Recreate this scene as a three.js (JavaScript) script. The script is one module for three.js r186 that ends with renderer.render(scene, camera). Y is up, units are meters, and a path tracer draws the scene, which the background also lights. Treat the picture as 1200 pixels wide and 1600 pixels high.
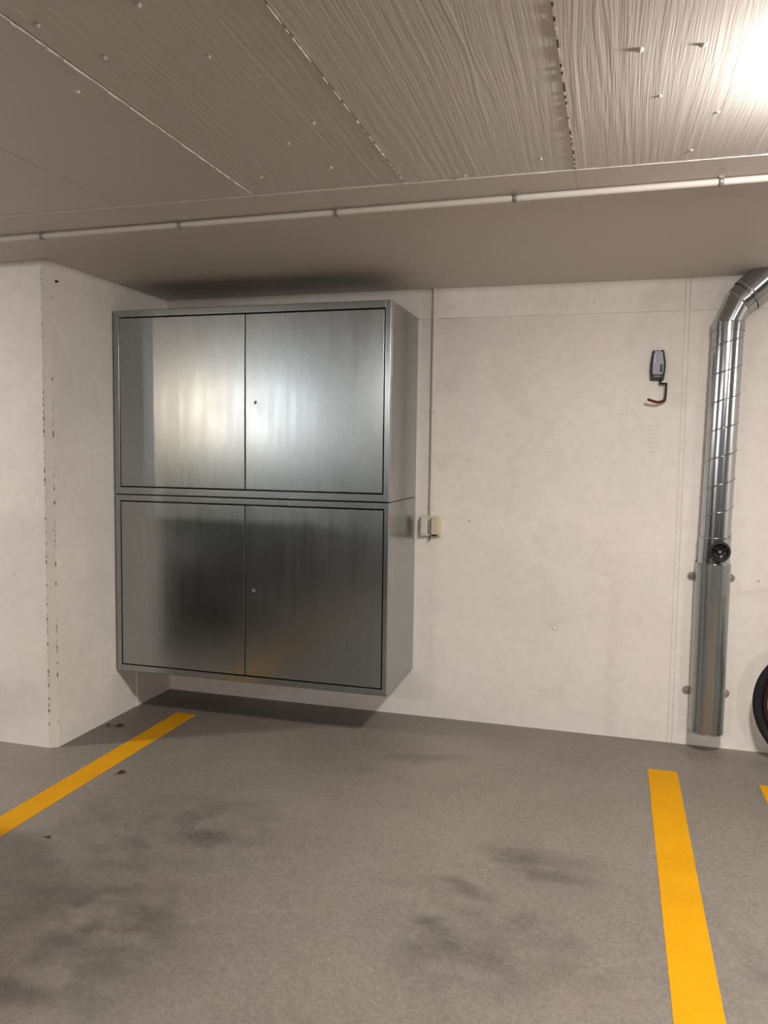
import * as THREE from 'three';
import { RoundedBoxGeometry } from 'three/addons/geometries/RoundedBoxGeometry.js';
import { RectAreaLightUniformsLib } from 'three/addons/lights/RectAreaLightUniformsLib.js';
import * as BufferGeometryUtils from 'three/addons/utils/BufferGeometryUtils.js';

// ---------------------------------------------------------------- camera, light set-up, exposure
RectAreaLightUniformsLib.init();
const scene = new THREE.Scene();
scene.background = new THREE.Color(0x000000);            // closed underground room
const H = 2.30;                                          // clear height
const camera = new THREE.PerspectiveCamera(65.25, 1200 / 1600, 0.05, 60);
camera.position.set(2.5283, 1.4458, 4.174);
camera.rotation.set(-0.0768, 0.2801, 0.0137, 'YXZ');
const renderer = new THREE.WebGLRenderer();
renderer.toneMapping = THREE.LinearToneMapping;
renderer.toneMappingExposure = 1.38;
renderer.shadowMap.enabled = true;
// ceiling luminaires: [x, z, downward strength, side strength, tint]
const LAMPS = [
  [3.03, 2.24, 250, 2.3, 0xfff8f3, 'round opal ceiling lamp above the bay beside the ventilation duct'],
  [-2.40, 2.45, 360, 5.5, 0xfff8f3, 'round opal ceiling lamp in front of the projecting white wall'],
  [8.70, 2.25, 300, 12.0, 0xfff8f3, 'round opal ceiling lamp above the bays beyond the bicycle'],
  [0.10, 6.60, 300, 1.0, 0xfff8f3, 'round opal ceiling lamp over the driving lane opposite the cabinets'],
  [6.00, 7.20, 420, 6.0, 0xfff8f3, 'round opal ceiling lamp over the driving lane opposite the bicycle'],
  [-5.95, 12.30, 190, 7.0, 0xffe6c8, 'warm round opal ceiling lamp close to the opposite wall'],
  [-4.50, 12.30, 190, 7.0, 0xe9f2ff, 'cool white round opal ceiling lamp close to the opposite wall'],
];

// ---------------------------------------------------------------- helpers
function rng(seed) { let s = seed >>> 0; return () => { s = (s + 0x6D2B79F5) >>> 0; let t = s; t = Math.imul(t ^ (t >>> 15), t | 1); t ^= t + Math.imul(t ^ (t >>> 7), t | 61); return ((t ^ (t >>> 14)) >>> 0) / 4294967296; }; }
const rnd = rng(20);
const taken = {};
function numbered(n) { if (!(n in taken)) { taken[n] = 0; return n; } taken[n]++; return n + '_' + String(taken[n]).padStart(3, '0'); }
function shade(m) { m.castShadow = true; m.receiveShadow = true; return m; }
function mesh(name, geo, mat, parent) { const m = shade(new THREE.Mesh(geo, mat)); if (parent) { m.name = name; parent.add(m); } else { m.name = numbered(name); scene.add(m); } return m; }
function group(name, x = 0, y = 0, z = 0) { const g = new THREE.Group(); g.name = numbered(name); g.position.set(x, y, z); scene.add(g); return g; }
function tag(o, label, category, grp) { o.userData.label = label; o.userData.category = category; if (grp) o.userData.group = grp; return o; }
function structure(o, label, category) { o.userData.kind = 'structure'; o.userData.label = label; o.userData.category = category; return o; }
const merge = (a) => BufferGeometryUtils.mergeGeometries(a.map((g) => { const n = g.index ? g.toNonIndexed() : g; return n; }), false);
// uv in metres taken from the position (local coordinates plus an offset)
function metricUV(geo, ox = 0, oy = 0, oz = 0) {
  const g = geo.index ? geo.toNonIndexed() : geo, p = g.attributes.position, n = g.attributes.normal, uv = new Float32Array(p.count * 2);
  for (let i = 0; i < p.count; i++) {
    const x = p.getX(i) + ox, y = p.getY(i) + oy, z = p.getZ(i) + oz, ax = Math.abs(n.getX(i)), ay = Math.abs(n.getY(i)), az = Math.abs(n.getZ(i));
    const [u, v] = az >= ax && az >= ay ? [x, y] : ax >= ay ? [z, y] : [x, z];
    uv[2 * i] = u; uv[2 * i + 1] = v;
  }
  g.setAttribute('uv', new THREE.BufferAttribute(uv, 2)); return g;
}
// a box given by its extents, in place
function slab(x0, x1, y0, y1, z0, z1, r = 0) {
  const w = x1 - x0, h = y1 - y0, d = z1 - z0;
  const g = r ? new RoundedBoxGeometry(w, h, d, 2, r) : new THREE.BoxGeometry(w, h, d);
  g.translate((x0 + x1) / 2, (y0 + y1) / 2, (z0 + z1) / 2); return metricUV(g);
}
function rod(a, b, r, seg = 10) {
  const A = new THREE.Vector3(...a), B = new THREE.Vector3(...b), d = B.clone().sub(A), g = new THREE.CylinderGeometry(r, r, d.length(), seg);
  g.applyQuaternion(new THREE.Quaternion().setFromUnitVectors(new THREE.Vector3(0, 1, 0), d.normalize())); g.translate((A.x + B.x) / 2, (A.y + B.y) / 2, (A.z + B.z) / 2); return g;
}
// value noise, tiling with period P
function noise2(seed) {
  const r = rng(seed), N = 256, t = new Float32Array(N * N); for (let i = 0; i < N * N; i++) t[i] = r();
  return (x, y, px = 256, py = 256) => {
    const xi = Math.floor(x), yi = Math.floor(y), fx = x - xi, fy = y - yi, sx = fx * fx * (3 - 2 * fx), sy = fy * fy * (3 - 2 * fy);
    const m = (a, p) => ((a % p) + p) % p; const x0 = m(xi, px), x1 = m(xi + 1, px), y0 = m(yi, py) * N, y1 = m(yi + 1, py) * N;
    return (t[y0 + x0] * (1 - sx) + t[y0 + x1] * sx) * (1 - sy) + (t[y1 + x0] * (1 - sx) + t[y1 + x1] * sx) * sy;
  };
}
const nA = noise2(1), nB = noise2(2), nC = noise2(3);
function fbm(n, x, y, o, p = 256) { let s = 0, a = 0.5, t = 0; for (let i = 0; i < o; i++) { s += a * n(x, y, Math.min(256, p), Math.min(256, p)); t += a; x *= 2; y *= 2; p *= 2; a *= 0.5; } return s / t; }
const clamp = (x, a = 0, b = 1) => Math.min(b, Math.max(a, x));
const smooth = (a, b, x) => { const t = clamp((x - a) / (b - a)); return t * t * (3 - 2 * t); };
const enc = (x) => Math.round(255 * (x <= 0.0031308 ? 12.92 * x : 1.055 * Math.pow(clamp(x), 1 / 2.4) - 0.055));
// fill(u, v) with u, v in 0..1 (v upward) gives linear [r, g, b] or a plain grey value
function texture(w, h, fill, colour) {
  const d = new Uint8Array(w * h * 4);
  for (let j = 0; j < h; j++) for (let i = 0; i < w; i++) {
    const c = fill((i + 0.5) / w, (j + 0.5) / h), k = 4 * (j * w + i);
    if (colour) { d[k] = enc(c[0]); d[k + 1] = enc(c[1]); d[k + 2] = enc(c[2]); } else d[k] = d[k + 1] = d[k + 2] = Math.round(255 * clamp(c));
    d[k + 3] = 255;
  }
  const t = new THREE.DataTexture(d, w, h); t.magFilter = THREE.LinearFilter; t.minFilter = THREE.LinearFilter; t.wrapS = t.wrapT = THREE.RepeatWrapping;
  if (colour) t.colorSpace = THREE.SRGBColorSpace; t.needsUpdate = true; return t;
}
function sized(t, w, h, ox = 0, oy = 0) { t.repeat.set(1 / w, 1 / h); t.offset.set(-ox / w, -oy / h); return t; }

// ---------------------------------------------------------------- textures
// painted concrete wall: fine roller grain, pits, faint trowel patches
const WALL = [0.80, 0.755, 0.70];
const pits = []; for (let i = 0; i < 420; i++) pits.push([rnd(), rnd(), 0.0012 + 0.0028 * Math.pow(rnd(), 3)]);
function pitField(w, h, list, size) {   // list of [u, v, r in metres] splatted on a grid, size in metres
  const f = new Float32Array(w * h);
  for (const [u, v, r, e = 1] of list) {
    const rx = r / size[0] * w, ry = r / size[1] * h, cx = u * w, cy = v * h;
    for (let j = Math.floor(cy - ry - 1); j <= cy + ry + 1; j++) for (let i = Math.floor(cx - rx - 1); i <= cx + rx + 1; i++) {
      const d = Math.hypot((i + 0.5 - cx) / Math.max(rx, 0.7), (j + 0.5 - cy) / Math.max(ry, 0.7)); if (d < 1.2) { const k = (((j % h) + h) % h) * w + (((i % w) + w) % w); f[k] = Math.max(f[k], e * (1 - smooth(0.5, 1.2, d))); }
    }
  }
  return (u, v) => f[Math.min(h - 1, Math.floor(v * h)) * w + Math.min(w - 1, Math.floor(u * w))];
}
const pitTile = pitField(1024, 1024, pits, [1.6, 1.6]);
const wallBump = sized(texture(1024, 1024, (u, v) => 0.62 + 0.16 * (fbm(nA, u * 128, v * 128, 2, 128) - 0.5) + 0.22 * (fbm(nB, u * 8, v * 8, 4, 8) - 0.5) - 0.5 * pitTile(u, v)), 1.6, 1.6);
// back wall, x 0..5.4 and y 0..2.3: scuffs, specks, the rows of little ladder marks under the hook
const marks = [];
{
  const r = rng(77), add = (x, y, s, e) => marks.push([x / 5.4, y / 2.3, s, e]);
  for (let i = 0; i < 260; i++) add(1.6 + 1.25 * Math.pow(r(), 0.9), 0.05 + 1.9 * r(), 0.0015 + 0.003 * r() * r(), 0.25 + 0.35 * r());
  for (let i = 0; i < 160; i++) add(0.02 + 5.3 * r(), 2.25 * r(), 0.0015 + 0.003 * r() * r(), 0.2 + 0.4 * r());
  for (let k = 0; k < 9; k++) for (let i = 0; i < 12; i++) { const x = 2.680 + 0.004 * i + 0.004 * r(); if (r() < 0.75) add(x, 1.625 - k * 0.021 + 0.006 * r(), 0.0028, 0.30); }
  for (let k = 0; k < 7; k++) for (let i = 0; i < 8; i++) if (r() < 0.6) add(1.85 + 0.018 * i * (k % 2 ? 1 : 0.6) + 0.3, 1.57 - k * 0.03, 0.003, 0.22);
  for (let i = 0; i < 70; i++) { const t = i / 69; add(2.50 - 0.13 * t + 0.012 * Math.sin(9 * t), 1.42 - 0.88 * t, 0.002, 0.16 + 0.1 * r()); }   // hairline crack down to the tie hole
  for (let i = 0; i < 50; i++) { const t = i / 49; add(2.255 - 0.04 * t + 0.01 * Math.sin(7 * t), 0.53 - 0.46 * t, 0.002, 0.18); }
  for (let i = 0; i < 26; i++) add(1.545 + 0.012 * r(), 0.30 + 0.36 * r(), 0.003, 0.4 * r());       // dirt beside the cabinet
  for (let i = 0; i < 36; i++) add(2.836 + 0.006 * (r() - 0.5), 0.1 + 2.0 * r(), 0.0045, 0.45 * r());
  add(1.797, 1.08, 0.006, 1); add(3.211, 0.842, 0.006, 0.9); add(1.69, 2.20, 0.005, 0.6); add(2.01, 2.19, 0.006, 0.4); add(2.40, 2.195, 0.006, 0.7); add(2.42, 2.25, 0.005, 0.4);
  for (let i = 0; i < 30; i++) add(2.47 + 0.18 * i / 30, 1.655 - 0.03 * i / 30, 0.003, 0.18);
}
const markMap = pitField(2048, 1024, marks, [5.4, 2.3]);
const wallMap = sized(texture(2048, 1024, (u, v) => {
  const x = u * 5.4, y = v * 2.3;
  const m = 0.96 + 0.08 * (fbm(nA, x * 3, y * 3, 4) - 0.5) + 0.10 * (fbm(nB, x * 30, y * 30, 3) - 0.5);
  const grime = smooth(0.62, 0.78, fbm(nC, x * 5 + 9, y * 5, 4)) * 0.05;
  const d = m * (1 - grime) * (1 - 0.62 * markMap(u, v)), warm = 0.02 * (fbm(nC, x * 2, y * 2 + 7, 3) - 0.5);
  return [WALL[0] * d * (1 + warm), WALL[1] * d, WALL[2] * d * (1 - warm)];
}, true), 5.4, 2.3);
// plain painted concrete for the other walls, tile of 2.4 m
const plainMap = sized(texture(1024, 1024, (u, v) => {
  const m = 0.94 + 0.18 * (fbm(nB, u * 8, v * 8, 5, 8) - 0.5) + 0.08 * (fbm(nA, u * 64, v * 64, 2, 64) - 0.5) - 0.35 * pitTile(u, v) * (fbm(nC, u * 8, v * 8, 2, 8) > 0.5 ? 1 : 0);
  return [WALL[0] * m, WALL[1] * m, WALL[2] * m];
}, true), 2.4, 2.4);
// concrete floor, x -1.2..4.8, z 0..6: cement grey, rubbed tyre dirt, speckle
const FLOOR = [0.230, 0.201, 0.171];
const blots = [[0.94, 1.43, 0.42, 0.26, 0.34], [1.15, 1.62, 0.36, 0.2, 0.30], [0.86, 1.75, 0.4, 0.3, 0.24], [0.98, 2.15, 0.4, 0.32, 0.36], [1.02, 2.4, 0.32, 0.25, 0.32], [1.22, 2.2, 0.34, 0.3, 0.24], [1.95, 1.69, 0.24, 0.07, 0.40], [2.27, 1.35, 0.24, 0.09, 0.34], [2.36, 1.48, 0.16, 0.07, 0.32], [2.2, 1.77, 0.22, 0.12, 0.30], [2.06, 1.94, 0.16, 0.06, 0.40], [2.37, 1.82, 0.18, 0.1, 0.24], [2.42, 1.92, 0.22, 0.14, 0.20], [2.19, 2.0, 0.24, 0.16, 0.28], [2.3, 2.3, 0.3, 0.2, 0.2], [0.15, 0.65, 0.3, 0.25, 0.12], [2.885, 1.78, 0.1, 0.14, 0.2], [1.75, 0.53, 0.25, 0.08, 0.24], [1.55, 0.8, 0.4, 0.1, 0.10]];
const floorMap = sized(texture(2048, 2048, (u, v) => {
  const x = u * 6 - 1.2, z = v * 6, wx = x + 0.35 * (fbm(nA, x * 2.2, z * 2.2, 3) - 0.5), wz = z + 0.35 * (fbm(nB, x * 2.2, z * 2.2, 3) - 0.5);
  let d = 0; const tex = 0.35 + 1.3 * smooth(0.25, 0.75, fbm(nC, x * 9, z * 14, 5));
  for (const [bx, bz, rx, rz, e] of blots) { const q = Math.hypot((wx - bx) / rx, (wz - bz) / rz); d = 1 - (1 - d) * (1 - 0.75 * e * (1 - smooth(0.1, 1.25, q)) * tex); }
  const m = (1 - clamp(d, 0, 0.6)) * (0.90 + 0.46 * (fbm(nB, x * 1.6 + 3, z * 1.6, 4) - 0.5) + 0.30 * (nA(x * 170, z * 170) - 0.5) + 0.07 * (nC(x * 60, z * 60) - 0.5)) + (fbm(nA, x * 2.4 + 40, z * 2.4, 3) > 0.58 ? 0.03 : 0);
  const speck = nB(x * 110 + 13, z * 110) > 0.965 ? 0.72 : 1, warm = 0.05 * (fbm(nC, x * 2, z * 2, 3) - 0.5);
  return [FLOOR[0] * m * speck * (1 + warm), FLOOR[1] * m * speck, FLOOR[2] * m * speck * (1 - warm)];
}, true), 6, 6, -1.2, 0);
const floorBump = sized(texture(1024, 1024, (u, v) => 0.5 + 0.5 * (fbm(nA, u * 256, v * 256, 2, 256) - 0.5) + 0.35 * (fbm(nB, u * 16, v * 16, 4, 16) - 0.5)), 1.1, 1.1);
// board imprint of the formwork panels, u across, v along
function grain(seed) {
  const n = noise2(seed), k = noise2(seed + 50), knots = []; const r = rng(seed); for (let i = 0; i < 7; i++) knots.push([r(), r(), 0.03 + 0.03 * r()]);
  return texture(512, 2048, (u, v) => {
    let x = u * 0.527, z = v * 2, w = 0;
    for (const [ku, kv, kr] of knots) { const dx = x - ku * 0.527, dz = (z - kv * 2) / 3.2, q = Math.hypot(dx, dz) / kr; w += Math.sign(dx) * 0.012 * Math.exp(-q * q); }
    x += w + 0.02 * (n(x * 6, z * 1.6) - 0.5);
    const rings = 0.5 + 0.5 * Math.sin(x * 240 + 14 * k(x * 9, z * 1.1)), fine = n(x * 480, z * 9), mid = k(x * 70, z * 1.4), ridge = smooth(0.80, 0.92, k(x * 38 + 7, z * 0.7));
    return 0.15 + 0.18 * rings * k(x * 14 + 5, z * 1.3 + 3) + 0.20 * fine + 0.22 * mid + 0.34 * ridge;
  });
}
const grains = [grain(101), grain(102), grain(103)];
const softBump = sized(texture(1024, 1024, (u, v) => 0.5 + 0.3 * (fbm(nA, u * 96, v * 96, 2, 96) - 0.5) + 0.5 * (fbm(nB, u * 8, v * 8, 4, 8) - 0.5) - 0.4 * pitTile(u, v)), 1.6, 1.6);
// galvanised sheet: faint spangle, rolling streaks along the sheet
const zincMap = sized(texture(512, 1024, (u, v) => { const s = 0.95 + 0.10 * (fbm(nA, u * 64, v * 64, 3, 64) - 0.5) + 0.05 * (nB(u * 128, v * 4, 128, 4) - 0.5) + 0.06 * (nC(u * 256, v * 256) - 0.5); return [0.365 * s, 0.395 * s, 0.395 * s]; }, true), 0.6, 1.2);
const zincRough = sized(texture(512, 1024, (u, v) => 0.55 + 0.07 * (nB(u * 32, v * 3, 32, 3) - 0.5) + 0.08 * (fbm(nC, u * 8, v * 8, 3, 8) - 0.5)), 0.6, 1.2);
const zincBump = sized(texture(256, 256, (u, v) => fbm(nB, u * 4, v * 4, 2, 4)), 1.1, 1.1);

// ---------------------------------------------------------------- materials
const S = (o) => new THREE.MeshStandardMaterial(o);
const wallMat = S({ map: wallMap, bumpMap: wallBump, bumpScale: 0.0016, roughness: 0.62 });
const plainMat = S({ map: plainMap, bumpMap: wallBump, bumpScale: 0.0016, roughness: 0.62 });
const CEIL = new THREE.Color().setRGB(0.585, 0.545, 0.50);
const ceilMat = S({ color: CEIL, bumpMap: softBump, bumpScale: 0.0012, roughness: 0.5 });
const boardMats = grains.map((t) => S({ color: CEIL, bumpMap: t, bumpScale: 0.0019, roughness: 0.45 }));
const faintBoardMats = grains.map((t) => S({ color: CEIL, bumpMap: t, bumpScale: 0.0007, roughness: 0.45 }));
const floorMat = S({ map: floorMap, bumpMap: floorBump, bumpScale: 0.0007, roughness: 0.55 });
const laneMat = new THREE.MeshPhysicalMaterial({ specularIntensity: 0.25, color: new THREE.Color().setRGB(0.05, 0.05, 0.05), bumpMap: floorBump, bumpScale: 0.002, roughness: 0.75 });
const zinc = S({ map: zincMap, roughnessMap: zincRough, roughness: 0.43, bumpMap: zincBump, bumpScale: 0.0003, metalness: 1 });
const zincFrame = S({ map: zincMap, roughness: 0.22, metalness: 1 });
const zincShiny = S({ color: new THREE.Color().setRGB(0.46, 0.485, 0.51), roughness: 0.17, metalness: 1 });
const zincDull = S({ map: zincMap, roughness: 0.3, metalness: 1 });
const dusty = S({ color: new THREE.Color().setRGB(0.12, 0.115, 0.105), roughness: 0.9 });
const lugMat = S({ color: 0x9a9a98, roughness: 0.5, metalness: 0.5 });
const steel = S({ color: 0xb9babc, roughness: 0.3, metalness: 1 });
const black = S({ color: 0x09090a, roughness: 0.55 });
const rubber = S({ color: 0x100c10, roughness: 0.7 });
const pvc = S({ color: 0xcfc8bf, roughness: 0.4 });
const pvcAged = S({ color: 0xcabfa8, roughness: 0.45 });
const yellowMat = new THREE.MeshPhysicalMaterial({ specularIntensity: 0.35, map: sized(texture(512, 512, (u, v) => { const m = 0.94 + 0.16 * (fbm(nA, u * 8, v * 8, 5, 8) - 0.5) + 0.10 * (nC(u * 256, v * 256) - 0.5); return [0.66 * m, 0.315 * m, 0.001 * m]; }, true), 1.0, 1.0), bumpMap: floorBump, bumpScale: 0.0007, roughness: 0.8 });
const opal = S({ color: 0xf5f3ee, emissive: 0xfff3ea, emissiveIntensity: 4, roughness: 0.4 });
const whiteMetal = S({ color: 0xe4e2dd, roughness: 0.4 });

// ---------------------------------------------------------------- the room
const X0 = -10, X1 = 11, Z1 = 13.5, D = 1.019, TOP = H + 0.03;
structure(mesh('floor', slab(X0 - 0.2, X1 + 0.2, -0.2, 0, -0.2, 4.5), floorMat), 'grey concrete parking bay floor with rubbed tyre dirt', 'floor');
structure(mesh('floor', slab(X0 - 0.2, X1 + 0.2, -0.2, 0, 4.5, Z1 + 0.2), laneMat), 'dark driving lane floor behind the parking bays', 'floor');

// back wall: slab with cast panels, joints left open between them
const wallBack = structure(mesh('wall_back', slab(0, X1 + 0.2, 0, TOP, -0.2, -0.005), plainMat), 'white painted concrete wall behind the metal cabinets and duct', 'wall');
for (const [x0, x1, y0, y1, z] of [[0, 2.8255, 0, 2.1385, 0], [2.8495, 5.38, 0, 2.1385, 0.0005], [0, 2.8255, 2.1395, TOP, 0.0012], [2.8495, 5.38, 2.1395, TOP, 0.0012], [2.8285, 2.8465, 0, TOP, -0.0006]])
  mesh('panel', slab(x0, x1, y0, y1, -0.005, z), wallMat, wallBack);
for (const [x, y] of [[2.26, 0.549], [2.26, 2.176]]) {
  const g = new THREE.LatheGeometry([[0.0001, 0.0006], [0.011, 0.0008], [0.013, 0.004], [0.017, 0.0035], [0.019, 0]].map((a) => new THREE.Vector2(...a)), 20); g.rotateX(Math.PI / 2); g.translate(x, y, 0.0006);
  mesh('tie_hole_plug', metricUV(g), wallMat, wallBack);
}
// projecting wall at the left with a chamfered corner
{
  const s = new THREE.Shape(), c = 0.026;
  [[X0 - 0.2, 0.2], [0, 0.2], [0, -D + c], [-c * 1.3, -D], [X0 - 0.2, -D]].forEach(([x, y], i) => (i ? s.lineTo(x, y) : s.moveTo(x, y)));
  const g = new THREE.ExtrudeGeometry(s, { depth: TOP, bevelEnabled: false }); g.rotateX(-Math.PI / 2);
  const w = structure(mesh('wall_left', metricUV(g), plainMat), 'projecting white concrete wall with chamfered corner beside the cabinets', 'wall');
  // crumbled arrises along the chamfer
  const r = rng(9), chip = new THREE.DodecahedronGeometry(1, 0);
  const chips = []; for (let i = 0; i < 150; i++) { const y = i < 110 ? 0.06 + 1.75 * r() : 0.05 + 2.2 * r(), a = r() < 0.65, k = 0.0016 + 0.0028 * r() * r(); const q = chip.clone(); q.scale(k, k * (1 + 2.2 * r()), k); q.translate(a ? -c * 1.3 + 0.001 : 0.0, y, a ? D - 0.0004 : D - c + 0.001); chips.push(q); }
  const ch = mesh('chipped_edge', metricUV(merge(chips)), S({ color: 0x7d736a, roughness: 0.95 }), w); ch.userData.kind = 'stuff'; ch.userData.label = 'small dark chips along the corner edge';
  const sc = new THREE.CylinderGeometry(0.006, 0.006, 0.012, 10); sc.rotateZ(Math.PI / 2); sc.translate(0.006, 2.208, 0.96); mesh('screw', sc, S({ color: 0x3b3836, roughness: 0.5 }), w);
  mesh('joint_fillet', slab(0, 0.004, 0.0, 0.20, 0.0, 0.343), plainMat, w);
}
structure(mesh('wall_right', slab(X1, X1 + 0.2, 0, TOP, 0, Z1), plainMat), 'white concrete side wall far to the right', 'wall');
structure(mesh('wall_far_left', slab(X0 - 0.2, X0, 0, TOP, D, Z1), plainMat), 'white concrete side wall far to the left', 'wall');
structure(mesh('wall_front', slab(X0 - 0.2, X1 + 0.2, 0, TOP, Z1, Z1 + 0.2), plainMat), 'white concrete wall opposite across the driving lane', 'wall');

// ceiling: slab, formwork panels with open joints and uneven levels
const ceiling = structure(mesh('ceiling', slab(X0 - 0.2, X1 + 0.2, H + 0.008, H + 0.25, -0.2, Z1 + 0.2), ceilMat), 'painted concrete ceiling with formwork board imprint', 'ceiling');
{
  const P = 0.5275, x00 = 1.328 - 5 * P, ZJ = 1.637;
  const drop = { 4: 0.0035, 5: 0.0, 6: 0.0022, 7: 0.0042, 8: 0.0025, 3: 0.0028 };
  const panel = (x0, x1, z0, z1, low, mat, gap = 0.004) => { const g = new THREE.BoxGeometry(x1 - x0 - gap, 0.012, z1 - z0 - gap); const m = mesh('panel', g, mat, ceiling); m.position.set((x0 + x1) / 2, H + 0.006 - low, (z0 + z1) / 2); return m; };
  for (let c = 0; c < 14; c++) {
    const a = x00 + c * P, b = a + P, lo = drop[c] ?? 0.001 * (c % 3), strong = c >= 5;
    panel(a, b, ZJ, ZJ + 2, lo, (strong ? boardMats : faintBoardMats)[c % 3]);
    panel(a, b, ZJ + 2, ZJ + 4, lo * 0.7, (strong ? boardMats : faintBoardMats)[(c + 1) % 3]);
    if (a > 0.05) { const g = panel(a, b, 0.004, ZJ, 0.0062 + 0.0004 * (c % 2), ceilMat, 0.0003); g.geometry = metricUV(g.geometry, a, 0, 0); } else if (b > 0) { panel(0.004, b, 0.004, ZJ, 0.0062, ceilMat, 0.0003); panel(a, 0.002, D + 0.004, ZJ, 0.0062, ceilMat, 0.0003); } else panel(a, b, D + 0.004, ZJ, 0.0062, ceilMat, 0.0003);
  }
  const bump = new THREE.SphereGeometry(1, 10, 6), r = rng(31);
  for (const [x, z, k = 1] of [[2.548, 2.341, 1.5], [2.673, 2.331, 1.5], [2.744, 1.97], [2.29, 1.751], [2.702, 1.72], [1.74, 2.151], [1.429, 1.8], [1.62, 2.038], [1.671, 1.828], [1.646, 2.54], [1.42, 2.592], [1.255, 2.467, 1.3], [1.37, 2.744], [1.612, 2.758, 1.4], [0.917, 0.782], [2.05, 1.66], [2.6, 2.1], [1.2, 1.62], [1.75, 1.60], [2.52, 1.60]]) {
    const b = mesh('concrete_nub', bump, ceilMat, ceiling); b.position.set(x, H - 0.004, z); b.scale.set(0.005 * k * (0.8 + 0.5 * r()), 0.0042 * k, 0.005 * k * (0.8 + 0.6 * r()));
  }
  // thin cement fins squeezed out of the joints
  const fin = (x0, z0, x1, z1, h) => { const n = Math.max(2, Math.round(Math.hypot(x1 - x0, z1 - z0) / 0.018)), gs = []; for (let i = 0; i < n; i++) { if (r() < 0.42) continue; const t = (i + 0.5) / n, L = Math.hypot(x1 - x0, z1 - z0) / n, g = new THREE.BoxGeometry(L * 0.95, h * (0.5 + r()), 0.0022); g.rotateY(-Math.atan2(z1 - z0, x1 - x0) + 0.12 * (r() - 0.5)); g.translate(x0 + (x1 - x0) * t, H - 0.0045 - h * 0.3, z0 + (z1 - z0) * t); gs.push(g); } const f = mesh('joint_fin', metricUV(merge(gs)), ceilMat, ceiling); f.userData.kind = 'stuff'; };
  fin(1.328, 1.66, 1.328, 3.4, 0.004); fin(1.8555, 1.64, 1.8555, 3.2, 0.003); fin(2.383, 1.64, 2.383, 3.2, 0.002); fin(0.95, 1.637, 3.2, 1.637, 0.003);
}

// ---------------------------------------------------------------- ceiling luminaires
for (const [x, z, down, side, tint, label] of LAMPS) {
  const L = tag(group('ceiling_lamp', x, H, z), label, 'ceiling lamp');
  const prof = (a) => new THREE.LatheGeometry(a.map((q) => new THREE.Vector2(...q)), 40);
  mesh('base', prof([[0.0001, 0], [0.150, 0], [0.150, -0.022], [0.142, -0.026], [0.0001, -0.026]]), whiteMetal, L);
  mesh('diffuser', prof([[0.138, -0.026], [0.136, -0.05], [0.118, -0.074], [0.08, -0.088], [0.0001, -0.092]]), opal, L);
  const a = new THREE.RectAreaLight(tint, down, 0.22, 0.22); a.position.set(0, -0.096, 0); a.rotation.x = -Math.PI / 2; L.add(a);
  const p = new THREE.PointLight(tint, side, 0, 2); p.position.set(0, -0.07, 0); p.castShadow = true; p.shadow.radius = 3; L.add(p);
}

// ---------------------------------------------------------------- the two wall cabinets
function cabinet(y0, y1, open, label, tilt) {
  const X = [0.009, 1.503], Z = 0.5317, C = tag(group('metal_cabinet', (X[0] + X[1]) / 2, y0, 0), label, 'cabinet');
  const w = (X[1] - X[0]) / 2, h = y1 - y0, t = 0.0025, f = 0.024;
  const add = (n, g, m) => mesh(n, g, m, C);
  add('side_panel', slab(-w, -w + t, 0, h, 0, Z - f, 0.001), zinc); add('side_panel', slab(w - t, w, 0, h, 0, Z - f, 0.001), zinc);
  add('top_panel', slab(-w + t, w - t, h - t, h, 0, Z - f), dusty); add('bottom_panel', slab(-w + t, w - t, 0, t, 0, Z - f), zinc); add('back_panel', slab(-w + t, w - t, t, h - t, 0.0005, t), zinc);
  const [ox0, ox1, oy0, oy1] = [open[0] - C.position.x, open[1] - C.position.x, open[2] - y0, open[3] - y0];
  add('stile', slab(-w, ox0, 0, h, Z - f, Z, 0.0035), zincFrame); add('stile', slab(ox1, w, 0, h, Z - f, Z, 0.0035), zincFrame);
  add('rail', slab(ox0 - 0.002, ox1 + 0.002, oy1, h, Z - f, Z - 0.0006, 0.0035), zincFrame); add('rail', slab(ox0 - 0.002, ox1 + 0.002, 0, oy0, Z - f, Z - 0.0006, 0.0035), zincFrame);
  const gap = 0.0052, mid = 0.7555 - C.position.x;
  const door = (x0, x1, hingeX, turn, tip) => {
    const g = slab(x0 - hingeX, x1 - hingeX, oy0 + gap, oy1 - gap, -0.0195, 0, 0.0022), d = add('door', g, zinc);
    d.position.set(hingeX, 0, Z - 0.001); d.rotation.set(tip, turn, 0); return d;
  };
  door(ox0 + gap, mid - gap / 2, ox0 + gap, tilt[0], tilt[2]);
  const R = door(mid + gap / 2, ox1 - gap, ox1 - gap, tilt[1], tilt[3]);
  const lx = tilt[4] - C.position.x - (ox1 - gap), ly = tilt[5] - y0;
  const ring = new THREE.LatheGeometry([[0.0001, 0.0010], [0.0052, 0.0010], [0.0058, 0.0022], [0.0084, 0.0022], [0.0092, 0.0]].map((a) => new THREE.Vector2(...a)), 24); ring.rotateX(Math.PI / 2); ring.translate(lx, ly, 0);
  mesh('lock', ring, steel, R); mesh('keyhole', slab(lx - 0.0022, lx + 0.0022, ly - 0.0046, ly + 0.0046, 0.0008, 0.0016), black, R);
  return C;
}
cabinet(1.2005, 2.1456, [0.041, 1.475, 1.237, 2.110], 'galvanised two-door wall cabinet right under the ceiling, upper of the pair', [0.004, -0.004, 0.004, 0.002, 0.812, 1.673]);
cabinet(0.2587, 1.1965, [0.039, 1.480, 0.291, 1.166], 'galvanised two-door wall cabinet hanging low above the floor, lower of the pair', [0.002, -0.003, 0, 0.001, 0.803, 0.734]);

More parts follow.
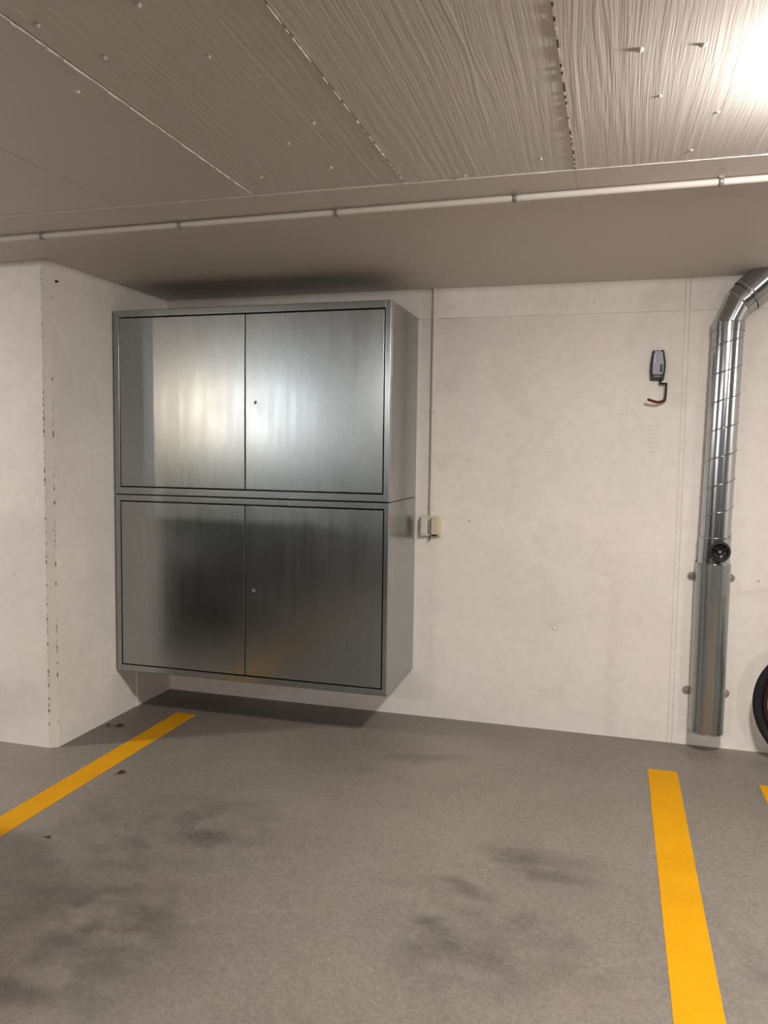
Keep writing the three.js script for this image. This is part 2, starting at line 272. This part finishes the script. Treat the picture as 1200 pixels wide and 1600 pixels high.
// ---------------------------------------------------------------- ventilation duct
{
  const cx = 2.998, cz = 0.092, r = 0.068, G = tag(group('ventilation_duct', cx - 0.016, 0, cz), 'shiny spiral galvanised ventilation duct bending right into the ceiling', 'duct');
  const y0 = 1.055, y1 = 2.062; G.rotation.z = -0.016;
  mesh('pipe', new THREE.CylinderGeometry(r, r, y1 - y0, 64, 1, true).translate(0, (y0 + y1) / 2, 0), zincShiny, G);
  const pitch = 0.132, pts = []; for (let i = 0; i <= 420; i++) { const t = i / 420 * (y1 - 0.06 - y0 - 0.01) / pitch; pts.push(new THREE.Vector3(r * 1.003 * Math.cos(-t * 2 * Math.PI + 0.6), y0 + 0.01 + t * pitch, r * 1.003 * Math.sin(-t * 2 * Math.PI + 0.6))); }
  mesh('spiral_seam', new THREE.TubeGeometry(new THREE.CatmullRomCurve3(pts), 800, 0.0036, 6), zincShiny, G);
  // segmented bend: straight gores along an arc of 45 degrees, sleeve, second bend into the horizontal run
  const gore = (name, ax, ay, a0, bx, by, a1, rr = r) => {   // ring planes: centre + angle of the axis from vertical
    const g = new THREE.CylinderGeometry(rr, rr, 1, 48, 1, true), p = g.attributes.position;
    for (let i = 0; i < p.count; i++) { const top = p.getY(i) > 0, a = top ? a1 : a0, x = p.getX(i), z = p.getZ(i); p.setXYZ(i, (top ? bx : ax) + x * Math.cos(a), (top ? by : ay) - x * Math.sin(a), z); }
    g.computeVertexNormals(); return mesh(name, g, zincShiny, G);
  };
  const band = (x, y, a, rr = r) => { const g = new THREE.TorusGeometry(rr, 0.0036, 8, 48); g.rotateX(Math.PI / 2); g.rotateZ(-a); g.translate(x, y, 0); mesh('bead', g, zincShiny, G); };
  let x = 0, y = y1, a = 0; const R = 0.135, q = Math.PI / 4;
  gore('sleeve', 0, y - 0.04, 0, 0, y, 0, r + 0.003); band(0, y - 0.001, 0, r + 0.001);
  const bend = (n) => { for (let i = 0; i < n; i++) { const b = a + q / n, nx = x + R * (Math.cos(a) - Math.cos(b)), ny = y + R * (Math.sin(b) - Math.sin(a)); gore('elbow_segment', x, y, a, nx, ny, b); x = nx; y = ny; a = b; if (i < n - 1) band(x, y, a, r - 0.0006); } };
  bend(1);
  band(x, y, a, r + 0.001); { const nx = x + 0.052 * Math.sin(a), ny = y + 0.052 * Math.cos(a); gore('sleeve', x, y, a, nx, ny, a, r + 0.003); x = nx; y = ny; band(x, y, a, r + 0.001); }
  { const q2 = 0.30 * Math.SQRT1_2; gore('pipe', x - 0.01 * Math.SQRT1_2, y - 0.01 * Math.SQRT1_2, a, x + q2, y + q2, a, r + 0.0085); band(x + 0.004, y + 0.004, a, r + 0.0085); }
  gore('coupling', 0, 0.925, 0, 0, y0 + 0.004, 0, r + 0.003); band(0, y0, 0, r + 0.003); band(0, 0.932, 0, r + 0.003);
  // black hand wheel of the damper on the coupling
  const W = new THREE.Group(); W.name = 'damper_wheel'; W.position.set(3.010 - cx, 0.997, r + 0.003); G.add(W); W.userData.label = 'black round damper hand wheel';
  const tor = new THREE.TorusGeometry(0.041, 0.0075, 12, 40); tor.translate(0, 0, 0.024); mesh('rim', tor, black, W);
  const dish = new THREE.LatheGeometry([[0.0001, 0.010], [0.016, 0.010], [0.03, 0.014], [0.040, 0.022]].map((v) => new THREE.Vector2(...v)), 32); dish.rotateX(Math.PI / 2); mesh('dish', dish, S({ color: 0x17171a, roughness: 0.3, side: THREE.DoubleSide }), W);
  for (let i = 0; i < 3; i++) { const t = i * 2 * Math.PI / 3 - Math.PI / 2; mesh('spoke', rod([0, 0, 0.02], [0.04 * Math.cos(t), 0.04 * Math.sin(t), 0.025], 0.0045), black, W); }
  mesh('hub', new THREE.CylinderGeometry(0.010, 0.012, 0.03, 20).rotateX(Math.PI / 2).translate(0, 0, 0.014), black, W);
  mesh('cap', slab(-0.006, 0.006, -0.004, 0.004, 0.028, 0.031, 0.001), S({ color: 0x8d8d90, roughness: 0.4 }), W);
  mesh('pointer', rod([0, -0.045, 0.022], [0, -0.06, 0.012], 0.005), black, W);
}
// sheet guard over the foot of the duct
{
  const G = tag(group('duct_guard', 2.997, 0.108, 0), 'half-round galvanised guard with four bolted lugs at the foot of the duct', 'duct guard');
  const w = 0.0765, h = 0.822, cz = 0.092, t = 0.0022, s = new THREE.Shape();
  s.moveTo(-w, 0); s.lineTo(-w, -cz); s.absarc(0, -cz, w, Math.PI, 2 * Math.PI, false); s.lineTo(w, 0); s.lineTo(w - t, 0); s.lineTo(w - t, -cz); s.absarc(0, -cz, w - t, 2 * Math.PI, Math.PI, true); s.lineTo(-w + t, 0); s.closePath();
  const g = new THREE.ExtrudeGeometry(s, { depth: h, bevelEnabled: false, curveSegments: 40 }); g.rotateX(-Math.PI / 2);
  mesh('shell', BufferGeometryUtils.toCreasedNormals(metricUV(g), 0.6), zincDull, G);
  const foot = new THREE.TorusGeometry(w, 0.002, 6, 40, Math.PI); foot.rotateX(Math.PI / 2); foot.translate(0, 0.003, cz); mesh('rolled_edge', foot, zincDull, G);
  for (const [sx, y] of [[-1, 0.742], [1, 0.742], [-1, 0.170], [1, 0.170]]) {
    const e = new THREE.Shape(); e.moveTo(0, -0.02); e.lineTo(0.012, -0.02); e.absarc(0.012, 0, 0.02, -Math.PI / 2, Math.PI / 2, false); e.lineTo(0, 0.02); e.closePath();
    const q = new THREE.ExtrudeGeometry(e, { depth: 0.003, bevelEnabled: true, bevelSize: 0.0008, bevelThickness: 0.0008, bevelSegments: 1, curveSegments: 12 }); if (sx < 0) q.rotateZ(Math.PI); q.translate(sx * w, y, 0.001);
    const lug = mesh('lug', q, lugMat, G);
    const bo = new THREE.CylinderGeometry(0.0085, 0.0085, 0.008, 6).rotateX(Math.PI / 2); bo.translate(sx * (w + 0.013), y, 0.009); mesh('bolt', merge([bo, new THREE.CylinderGeometry(0.012, 0.012, 0.002, 16).rotateX(Math.PI / 2).translate(sx * (w + 0.013), y, 0.0055)]), steel, lug);
  }
}

// ---------------------------------------------------------------- conduit and socket on the wall
{
  const C = tag(group('wall_conduit', 1.591, 1.10, 0), 'thin white conduit running down the wall to the socket', 'conduit');
  mesh('pipe', new THREE.CylinderGeometry(0.0095, 0.0095, H - 1.10, 20).translate(0, (H - 1.10) / 2, 0.012), pvc, C);
  for (const y of [0.05, 0.555, 1.06]) { mesh('clip', merge([slab(-0.013, 0.013, y - 0.007, y + 0.007, 0, 0.006, 0.001), new THREE.TorusGeometry(0.0105, 0.0022, 8, 16).rotateX(Math.PI / 2).scale(1, 3, 1).translate(0, y, 0.012)].map((g) => { g.deleteAttribute('uv'); return g; })), pvc, C); }
  const B = tag(group('wall_socket', 1.594, 1.046, 0), 'aged beige double surface socket with a dark plug stub below', 'socket');
  mesh('box', slab(-0.056, 0.054, -0.054, 0.054, 0, 0.028, 0.006), pvcAged, B);
  const lc = mesh('cover', slab(-0.051, -0.013, -0.050, 0.046, 0.028, 0.046, 0.005), pvc, B); mesh('grip', slab(-0.046, -0.020, -0.036, -0.028, 0.044, 0.050, 0.002), pvc, lc);
  mesh('rocker', slab(-0.011, 0.003, -0.036, 0.028, 0.026, 0.036, 0.003), S({ color: 0x9c9a92, roughness: 0.4 }), B);
  const rc = mesh('cover', slab(0.006, 0.050, -0.042, 0.048, 0.028, 0.050, 0.006), pvcAged, B); mesh('hinge', rod([0.012, 0.042, 0.050], [0.044, 0.042, 0.050], 0.004), pvcAged, rc);
  mesh('opening', slab(0.008, 0.036, -0.0515, -0.0435, 0.027, 0.0335), black, B);
  mesh('cable_stub', rod([-0.004, -0.052, 0.024], [-0.004, -0.080, 0.026], 0.0035), black, B);
}

// ---------------------------------------------------------------- conduit under the ceiling
{
  const z = 1.455, C = tag(group('ceiling_conduit', 2, H, z), 'long white conduit clipped under the ceiling', 'conduit');
  const clipX = []; for (let k = -4; k < 10; k++) clipX.push(0.30 + 0.6275 * k);
  const pipe = mesh('pipe', rod([-5.0, -0.021, 0], [4.2, -0.021, 0], 0.0105, 24), pvc, C);
  C.rotation.y = -0.021;
  for (const x of clipX) if (x > -2.8 && x < 6) { const g = merge([new THREE.TorusGeometry(0.0125, 0.0028, 8, 20).rotateY(Math.PI / 2).scale(2.6, 1, 1).translate(x - 2, -0.021, 0), slab(x - 2.007, x - 1.993, -0.012, 0.004, -0.015, 0.015)].map((q) => { const n = q.index ? q.toNonIndexed() : q; n.deleteAttribute('uv'); return n; })); mesh('clip', g, S({ color: 0x8d8983, roughness: 0.4, metalness: 0.5 }), C); }
  pipe.userData.label = 'straight white plastic pipe';
}

// ---------------------------------------------------------------- folding wall hook
{
  const G = tag(group('wall_hook', 2.712, 1.88, 0), 'grey and black folding wall hook with a red-tipped bent arm', 'hook');
  const outline = (k, y0, y1) => { const s = new THREE.Shape(); [[-0.024, 0.068], [0.024, 0.068], [0.034, 0.01], [0.033, -0.03], [0.027, -0.072], [-0.030, -0.072], [-0.034, -0.03], [-0.033, 0.01]].forEach(([x, y], i) => { const X = x * k, Y = clamp(y, y0, y1); i ? s.lineTo(X, Y) : s.moveTo(X, Y); }); s.closePath(); return s; };
  mesh('mounting_frame', new THREE.ExtrudeGeometry(outline(1, -1, 1), { depth: 0.022, bevelEnabled: true, bevelSize: 0.002, bevelThickness: 0.003, bevelSegments: 2 }).translate(0, 0, 0.003), black, G);
  const face = mesh('face_plate', new THREE.ExtrudeGeometry(outline(0.72, -0.048, 0.060), { depth: 0.018, bevelEnabled: true, bevelSize: 0.002, bevelThickness: 0.003, bevelSegments: 2 }).translate(0, 0, 0.022), S({ color: 0x67656d, roughness: 0.4, metalness: 0.3 }), G);
  mesh('rib', slab(-0.020, -0.0155, 0.005, 0.05, 0.042, 0.0455, 0.001), S({ color: 0xd6d6d8, roughness: 0.4 }), face);
  mesh('notch', slab(0.009, 0.019, -0.038, 0.000, 0.042, 0.0445, 0.001), black, face);
  for (const x of [-0.012, 0.004]) mesh('screw', new THREE.CylinderGeometry(0.0045, 0.0045, 0.003, 14).rotateX(Math.PI / 2).translate(x, 0.0635, 0.0295), S({ color: 0xe8e8e6, roughness: 0.35 }), G);
  mesh('clip_bar', slab(-0.018, 0.014, -0.062, -0.052, 0.028, 0.036, 0.002), S({ color: 0x6d6a68, roughness: 0.4 }), G);
  const V = (a) => new THREE.Vector3(...a), path = (p, k) => { const c = new THREE.CurvePath(); for (let i = 0; i < p.length - 1; i++) c.add(new THREE.LineCurve3(V(p[i]), V(p[i + 1]))); return merge(p.slice(0, -1).map((q, i) => rod(q, p[i + 1], k, 10)).concat(p.map((q) => new THREE.SphereGeometry(k, 10, 8).translate(...q)))); };
  const A = new THREE.Group(); A.name = 'arm'; G.add(A);
  mesh('arm_rod', path([[0.013, -0.066, 0.024], [0.014, -0.092, 0.03], [0.041, -0.093, 0.034], [0.041, -0.12, 0.036], [0.039, -0.165, 0.038]], 0.0055), black, A);
  mesh('rubber_sleeve', path([[0.039, -0.155, 0.038], [0.036, -0.174, 0.042], [0.02, -0.181, 0.05], [0.002, -0.184, 0.058], [-0.018, -0.179, 0.068], [-0.04, -0.172, 0.078]], 0.0066), S({ color: 0x5a0d0c, roughness: 0.5 }), A).userData.label = 'dark red rubber sleeve';
}

// ---------------------------------------------------------------- yellow bay markings
function stripe(x0, x1, z0, z1, label) {
  const s = new THREE.Shape(), r = rng(Math.round(x0 * 1000)), n = 90; const j = () => 0.0012 * (r() - 0.5);
  s.moveTo(x0, -z0); for (let i = 0; i <= n; i++) s.lineTo(x0 + j(), -(z0 + (z1 - z0) * i / n)); for (let i = n; i >= 0; i--) s.lineTo(x1 + j(), -(z0 + (z1 - z0) * i / n)); s.closePath();
  const g = new THREE.ExtrudeGeometry(s, { depth: 0.0016, bevelEnabled: false }); g.rotateX(-Math.PI / 2); const m = mesh('bay_marking', metricUV(g), yellowMat); return tag(m, label, 'floor marking');
}
stripe(0.2707, 0.3876, 0.372, 4.48, 'yellow floor line running from under the cabinets past the projecting wall');
stripe(2.7203, 2.8488, 0.390, 4.48, 'wide yellow floor line ending in front of the duct guard');
stripe(3.186, 3.312, 0.430, 4.48, 'yellow floor line ending in front of the bicycle wheel');

// ---------------------------------------------------------------- bicycle at the right
{
  const G = tag(group('bicycle', 3.463, 0, 0.235), 'bicycle with black tyres standing along the wall beside the duct', 'bicycle'); G.rotation.y = -0.40;
  const paint = S({ color: 0x2b2024, roughness: 0.35, metalness: 0.3 }), R = 0.295;
  const wheel = (name, x) => {
    const W = new THREE.Group(); W.name = name; W.position.set(x, R, 0); G.add(W);
    mesh('tyre', new THREE.TorusGeometry(R - 0.024, 0.024, 16, 72), rubber, W);
    mesh('rim', new THREE.TorusGeometry(R - 0.056, 0.011, 10, 72).scale(1, 1, 0.9), S({ color: 0x2a0d10, roughness: 0.35 }), W);
    mesh('hub', new THREE.CylinderGeometry(0.02, 0.02, 0.09, 20).rotateX(Math.PI / 2), steel, W);
    for (let i = 0; i < 28; i++) { const t = i / 28 * 2 * Math.PI, s = i % 2 ? 0.032 : -0.032; mesh('spoke', rod([0.019 * Math.cos(t + 0.5 * (i % 4 < 2 ? 1 : -1)), 0.019 * Math.sin(t + 0.5 * (i % 4 < 2 ? 1 : -1)), s], [(R - 0.06) * Math.cos(t), (R - 0.06) * Math.sin(t), 0], 0.0011, 6), steel, W); }
    for (const t of [3.75, 1.6]) mesh('reflector', slab(-0.022, 0.022, -0.006, 0.006, -0.006, 0.006, 0.002).rotateZ(t + Math.PI / 2).translate((R - 0.085) * Math.cos(t), (R - 0.085) * Math.sin(t), 0), S({ color: 0xd8d4d0, roughness: 0.2 }), W);
    return W;
  };
  wheel('front_wheel', 0); wheel('rear_wheel', 0.98);
  mesh('fork', merge([rod([0, R, 0.05], [0.09, 0.62, 0.05], 0.012), rod([0, R, -0.05], [0.09, 0.62, -0.05], 0.012), rod([0.09, 0.62, -0.055], [0.09, 0.62, 0.055], 0.014), rod([0.09, 0.62, 0], [0.15, 0.80, 0], 0.018)]), paint, G);
  mesh('frame', merge([rod([0.13, 0.74, 0], [0.50, 0.28, 0], 0.018), rod([0.14, 0.78, 0], [0.60, 0.62, 0], 0.016), rod([0.50, 0.28, 0], [0.64, 0.74, 0], 0.016), rod([0.50, 0.28, 0.05], [0.98, R, 0.06], 0.009), rod([0.50, 0.28, -0.05], [0.98, R, -0.06], 0.009), rod([0.61, 0.62, 0.03], [0.98, R, 0.06], 0.008), rod([0.61, 0.62, -0.03], [0.98, R, -0.06], 0.008), rod([0.5, 0.28, -0.06], [0.5, 0.28, 0.06], 0.022)]), paint, G);
  mesh('handlebar', merge([rod([0.15, 0.80, 0], [0.13, 0.90, 0], 0.014), rod([0.13, 0.90, -0.16], [0.13, 0.90, 0.16], 0.0115)]), steel, G);
  for (const s of [-1, 1]) mesh('grip', rod([0.13, 0.90, 0.15 * s], [0.15, 0.90, 0.20 * s], 0.015), black, G);
  mesh('saddle', new THREE.SphereGeometry(1, 24, 12).scale(0.13, 0.028, 0.065).translate(0.66, 0.82, 0), black, G); mesh('seat_post', rod([0.64, 0.72, 0], [0.665, 0.81, 0], 0.012), steel, G);
  mesh('chainring', new THREE.CylinderGeometry(0.075, 0.075, 0.004, 32).rotateX(Math.PI / 2).translate(0.5, 0.28, 0.065), steel, G);
  mesh('kickstand', rod([0.72, 0.28, 0.05], [0.76, 0.004, 0.16], 0.008), steel, G);
}

// ---------------------------------------------------------------- dry leaves on the floor
{
  const r = rng(5), leafMat = S({ color: 0x3a2a1c, roughness: 0.8, side: THREE.DoubleSide });
  const leaf = (x, z, L, turn, label, mat = leafMat) => {
    const g = new THREE.PlaneGeometry(L, L * 0.45, 10, 6), p = g.attributes.position;
    for (let i = 0; i < p.count; i++) { const u = p.getX(i) / L + 0.5, v = p.getY(i) / (L * 0.45), wd = Math.pow(Math.sin(Math.PI * clamp(u, 0.02, 0.98)), 0.8); p.setXYZ(i, p.getX(i), p.getY(i) * wd, L * (0.20 * Math.pow(2 * Math.abs(v) * wd, 2) + 0.16 * Math.pow(u - 0.4, 2) * 2)); }
    g.rotateX(-Math.PI / 2); g.computeVertexNormals(); const G = group('dry_leaf', x, 0.001, z); G.rotation.y = turn; mesh('blade', g, mat, G); mesh('stalk', rod([-L * 0.5, L * 0.03, 0], [-L * 0.75, 0.002, L * 0.05], 0.0012, 6), mat, G); return tag(G, label, 'leaf');
  };
  leaf(0.105, 0.655, 0.05, 0.3, 'dark crumpled dry leaf at the foot of the projecting wall, larger one');
  leaf(0.045, 0.665, 0.03, 1.4, 'dark crumpled dry leaf at the foot of the projecting wall, smaller one');
  leaf(0.468, 1.173, 0.045, 0.9, 'single brown dry leaf beside the yellow line below the cabinets', S({ color: 0x4a2716, roughness: 0.8, side: THREE.DoubleSide }));
  leaf(0.56, 1.765, 0.022, 0.2, 'tiny dark dry leaf fragment on the open floor beside the yellow line');
  void r;
}

// ---------------------------------------------------------------- dark car parked in the neighbouring bay (mirrored in the cabinet doors)
{
  for (const [cx, cz, tone, label] of [[-1.08, 1.98, 0x08090a, 'black hatchback parked nose-in beside the projecting wall']]) {
  const G = tag(group('car', cx, 0, cz), label, 'car');
  const paint = new THREE.MeshPhysicalMaterial({ color: tone, roughness: 0.5, clearcoat: 0.5, clearcoatRoughness: 0.15 }), glass = new THREE.MeshPhysicalMaterial({ color: 0xb4beb9, roughness: 0.03, transmission: 1, thickness: 0 }), L = 4.15;
  // stations along the car: [z, half width, bottom, top]
  const loft = (st, k, cap = true) => {
    const N = 40, pos = [], idx = [], pw = (c) => Math.sign(c) * Math.pow(Math.abs(c), k);
    for (const [z, w, y0, y1, taper = 0] of st) for (let i = 0; i < N; i++) { const a = i / N * 2 * Math.PI, sx = pw(Math.cos(a)), sy = pw(Math.sin(a)); pos.push(w * sx * (1 - taper * (sy * 0.5 + 0.5)), (y0 + y1) / 2 + (y1 - y0) / 2 * sy, z); }
    for (let j = 0; j < st.length - 1; j++) for (let i = 0; i < N; i++) { const a = j * N + i, b = j * N + (i + 1) % N, c = a + N, d = b + N; idx.push(a, b, c, b, d, c); }
    if (cap) for (const j of [0, st.length - 1]) { const c = pos.length / 3, [z, , y0, y1] = st[j]; pos.push(0, (y0 + y1) / 2, z); for (let i = 0; i < N; i++) { const a = j * N + i, b = j * N + (i + 1) % N; j ? idx.push(a, b, c) : idx.push(b, a, c); } }
    const g = new THREE.BufferGeometry(); g.setAttribute('position', new THREE.Float32BufferAttribute(pos, 3)); g.setIndex(idx); g.computeVertexNormals(); return g;
  };
  mesh('body', loft([[0, 0.62, 0.34, 0.66], [0.04, 0.74, 0.26, 0.76], [0.16, 0.85, 0.22, 0.86], [0.5, 0.89, 0.20, 0.92], [1.1, 0.905, 0.20, 0.99], [2.0, 0.91, 0.20, 1.02], [3.2, 0.905, 0.20, 1.04], [3.8, 0.88, 0.22, 1.05], [4.05, 0.82, 0.26, 1.0], [L, 0.70, 0.34, 0.86]], 0.42), paint, G);
  mesh('glasshouse', loft([[1.00, 0.80, 0.93, 1.00, 0.05], [1.45, 0.82, 0.93, 1.24, 0.18], [1.85, 0.83, 0.93, 1.385, 0.26], [2.6, 0.83, 0.93, 1.405, 0.27], [3.4, 0.81, 0.93, 1.37, 0.26], [3.85, 0.77, 0.93, 1.18, 0.16], [4.0, 0.74, 0.93, 1.02, 0.05]], 0.38), glass, G);
  mesh('roof', loft([[1.80, 0.58, 1.375, 1.395], [2.0, 0.61, 1.375, 1.412], [2.7, 0.61, 1.38, 1.425], [3.4, 0.59, 1.35, 1.395], [3.5, 0.56, 1.34, 1.36]], 0.5), paint, G);
  for (const s of [-1, 1]) {
    mesh('pillar', rod([0.80 * s, 0.99, 1.02], [0.60 * s, 1.385, 1.86], 0.03), paint, G); mesh('pillar', rod([0.83 * s, 1.0, 2.55], [0.62 * s, 1.395, 2.6], 0.028), paint, G); mesh('pillar', rod([0.78 * s, 1.02, 3.85], [0.60 * s, 1.36, 3.42], 0.045), paint, G);
    const mir = new THREE.Group(); mir.name = 'mirror'; G.add(mir); mesh('mirror_housing', new THREE.SphereGeometry(1, 16, 10).scale(0.09, 0.065, 0.055).translate(0.98 * s, 1.03, 1.32), paint, mir); mesh('mirror_arm', rod([0.84 * s, 0.99, 1.34], [0.95 * s, 1.02, 1.33], 0.018), paint, mir);
    mesh('headlamp', new THREE.SphereGeometry(1, 16, 10).scale(0.17, 0.075, 0.10).translate(0.60 * s, 0.69, 0.10), S({ color: 0xc9cdd0, roughness: 0.08 }), G);
    mesh('tail_lamp', new THREE.SphereGeometry(1, 16, 10).scale(0.10, 0.13, 0.08).translate(0.72 * s, 0.86, L - 0.08), S({ color: 0x6a0a0a, roughness: 0.15 }), G);
    mesh('door_handle', slab(-0.012, 0.012, 0.85, 0.875, 2.30, 2.46, 0.006).translate(0.915 * s, 0, 0), paint, G);
    for (const z of [0.78, 3.32]) {
      const W = new THREE.Group(); W.name = 'wheel'; W.position.set(0.80 * s, 0.31, z); G.add(W);
      mesh('tyre', new THREE.TorusGeometry(0.245, 0.065, 14, 40).rotateY(Math.PI / 2).scale(1.5, 1, 1), rubber, W);
      mesh('rim', new THREE.CylinderGeometry(0.20, 0.20, 0.15, 32).rotateZ(Math.PI / 2), S({ color: 0x55575a, roughness: 0.3, metalness: 0.9 }), W);
      for (let i = 0; i < 5; i++) { const a = i * 2 * Math.PI / 5; mesh('rim_spoke', rod([0.078 * s, 0, 0], [0.078 * s, 0.19 * Math.cos(a), 0.19 * Math.sin(a)], 0.022), steel, W); }
    }
  }
  mesh('grille', slab(-0.42, 0.42, 0.48, 0.60, -0.012, 0.06, 0.02), black, G); mesh('number_plate', slab(-0.26, 0.26, 0.36, 0.45, -0.02, 0.0, 0.004), whiteMetal, G);
}
}

renderer.render(scene, camera);
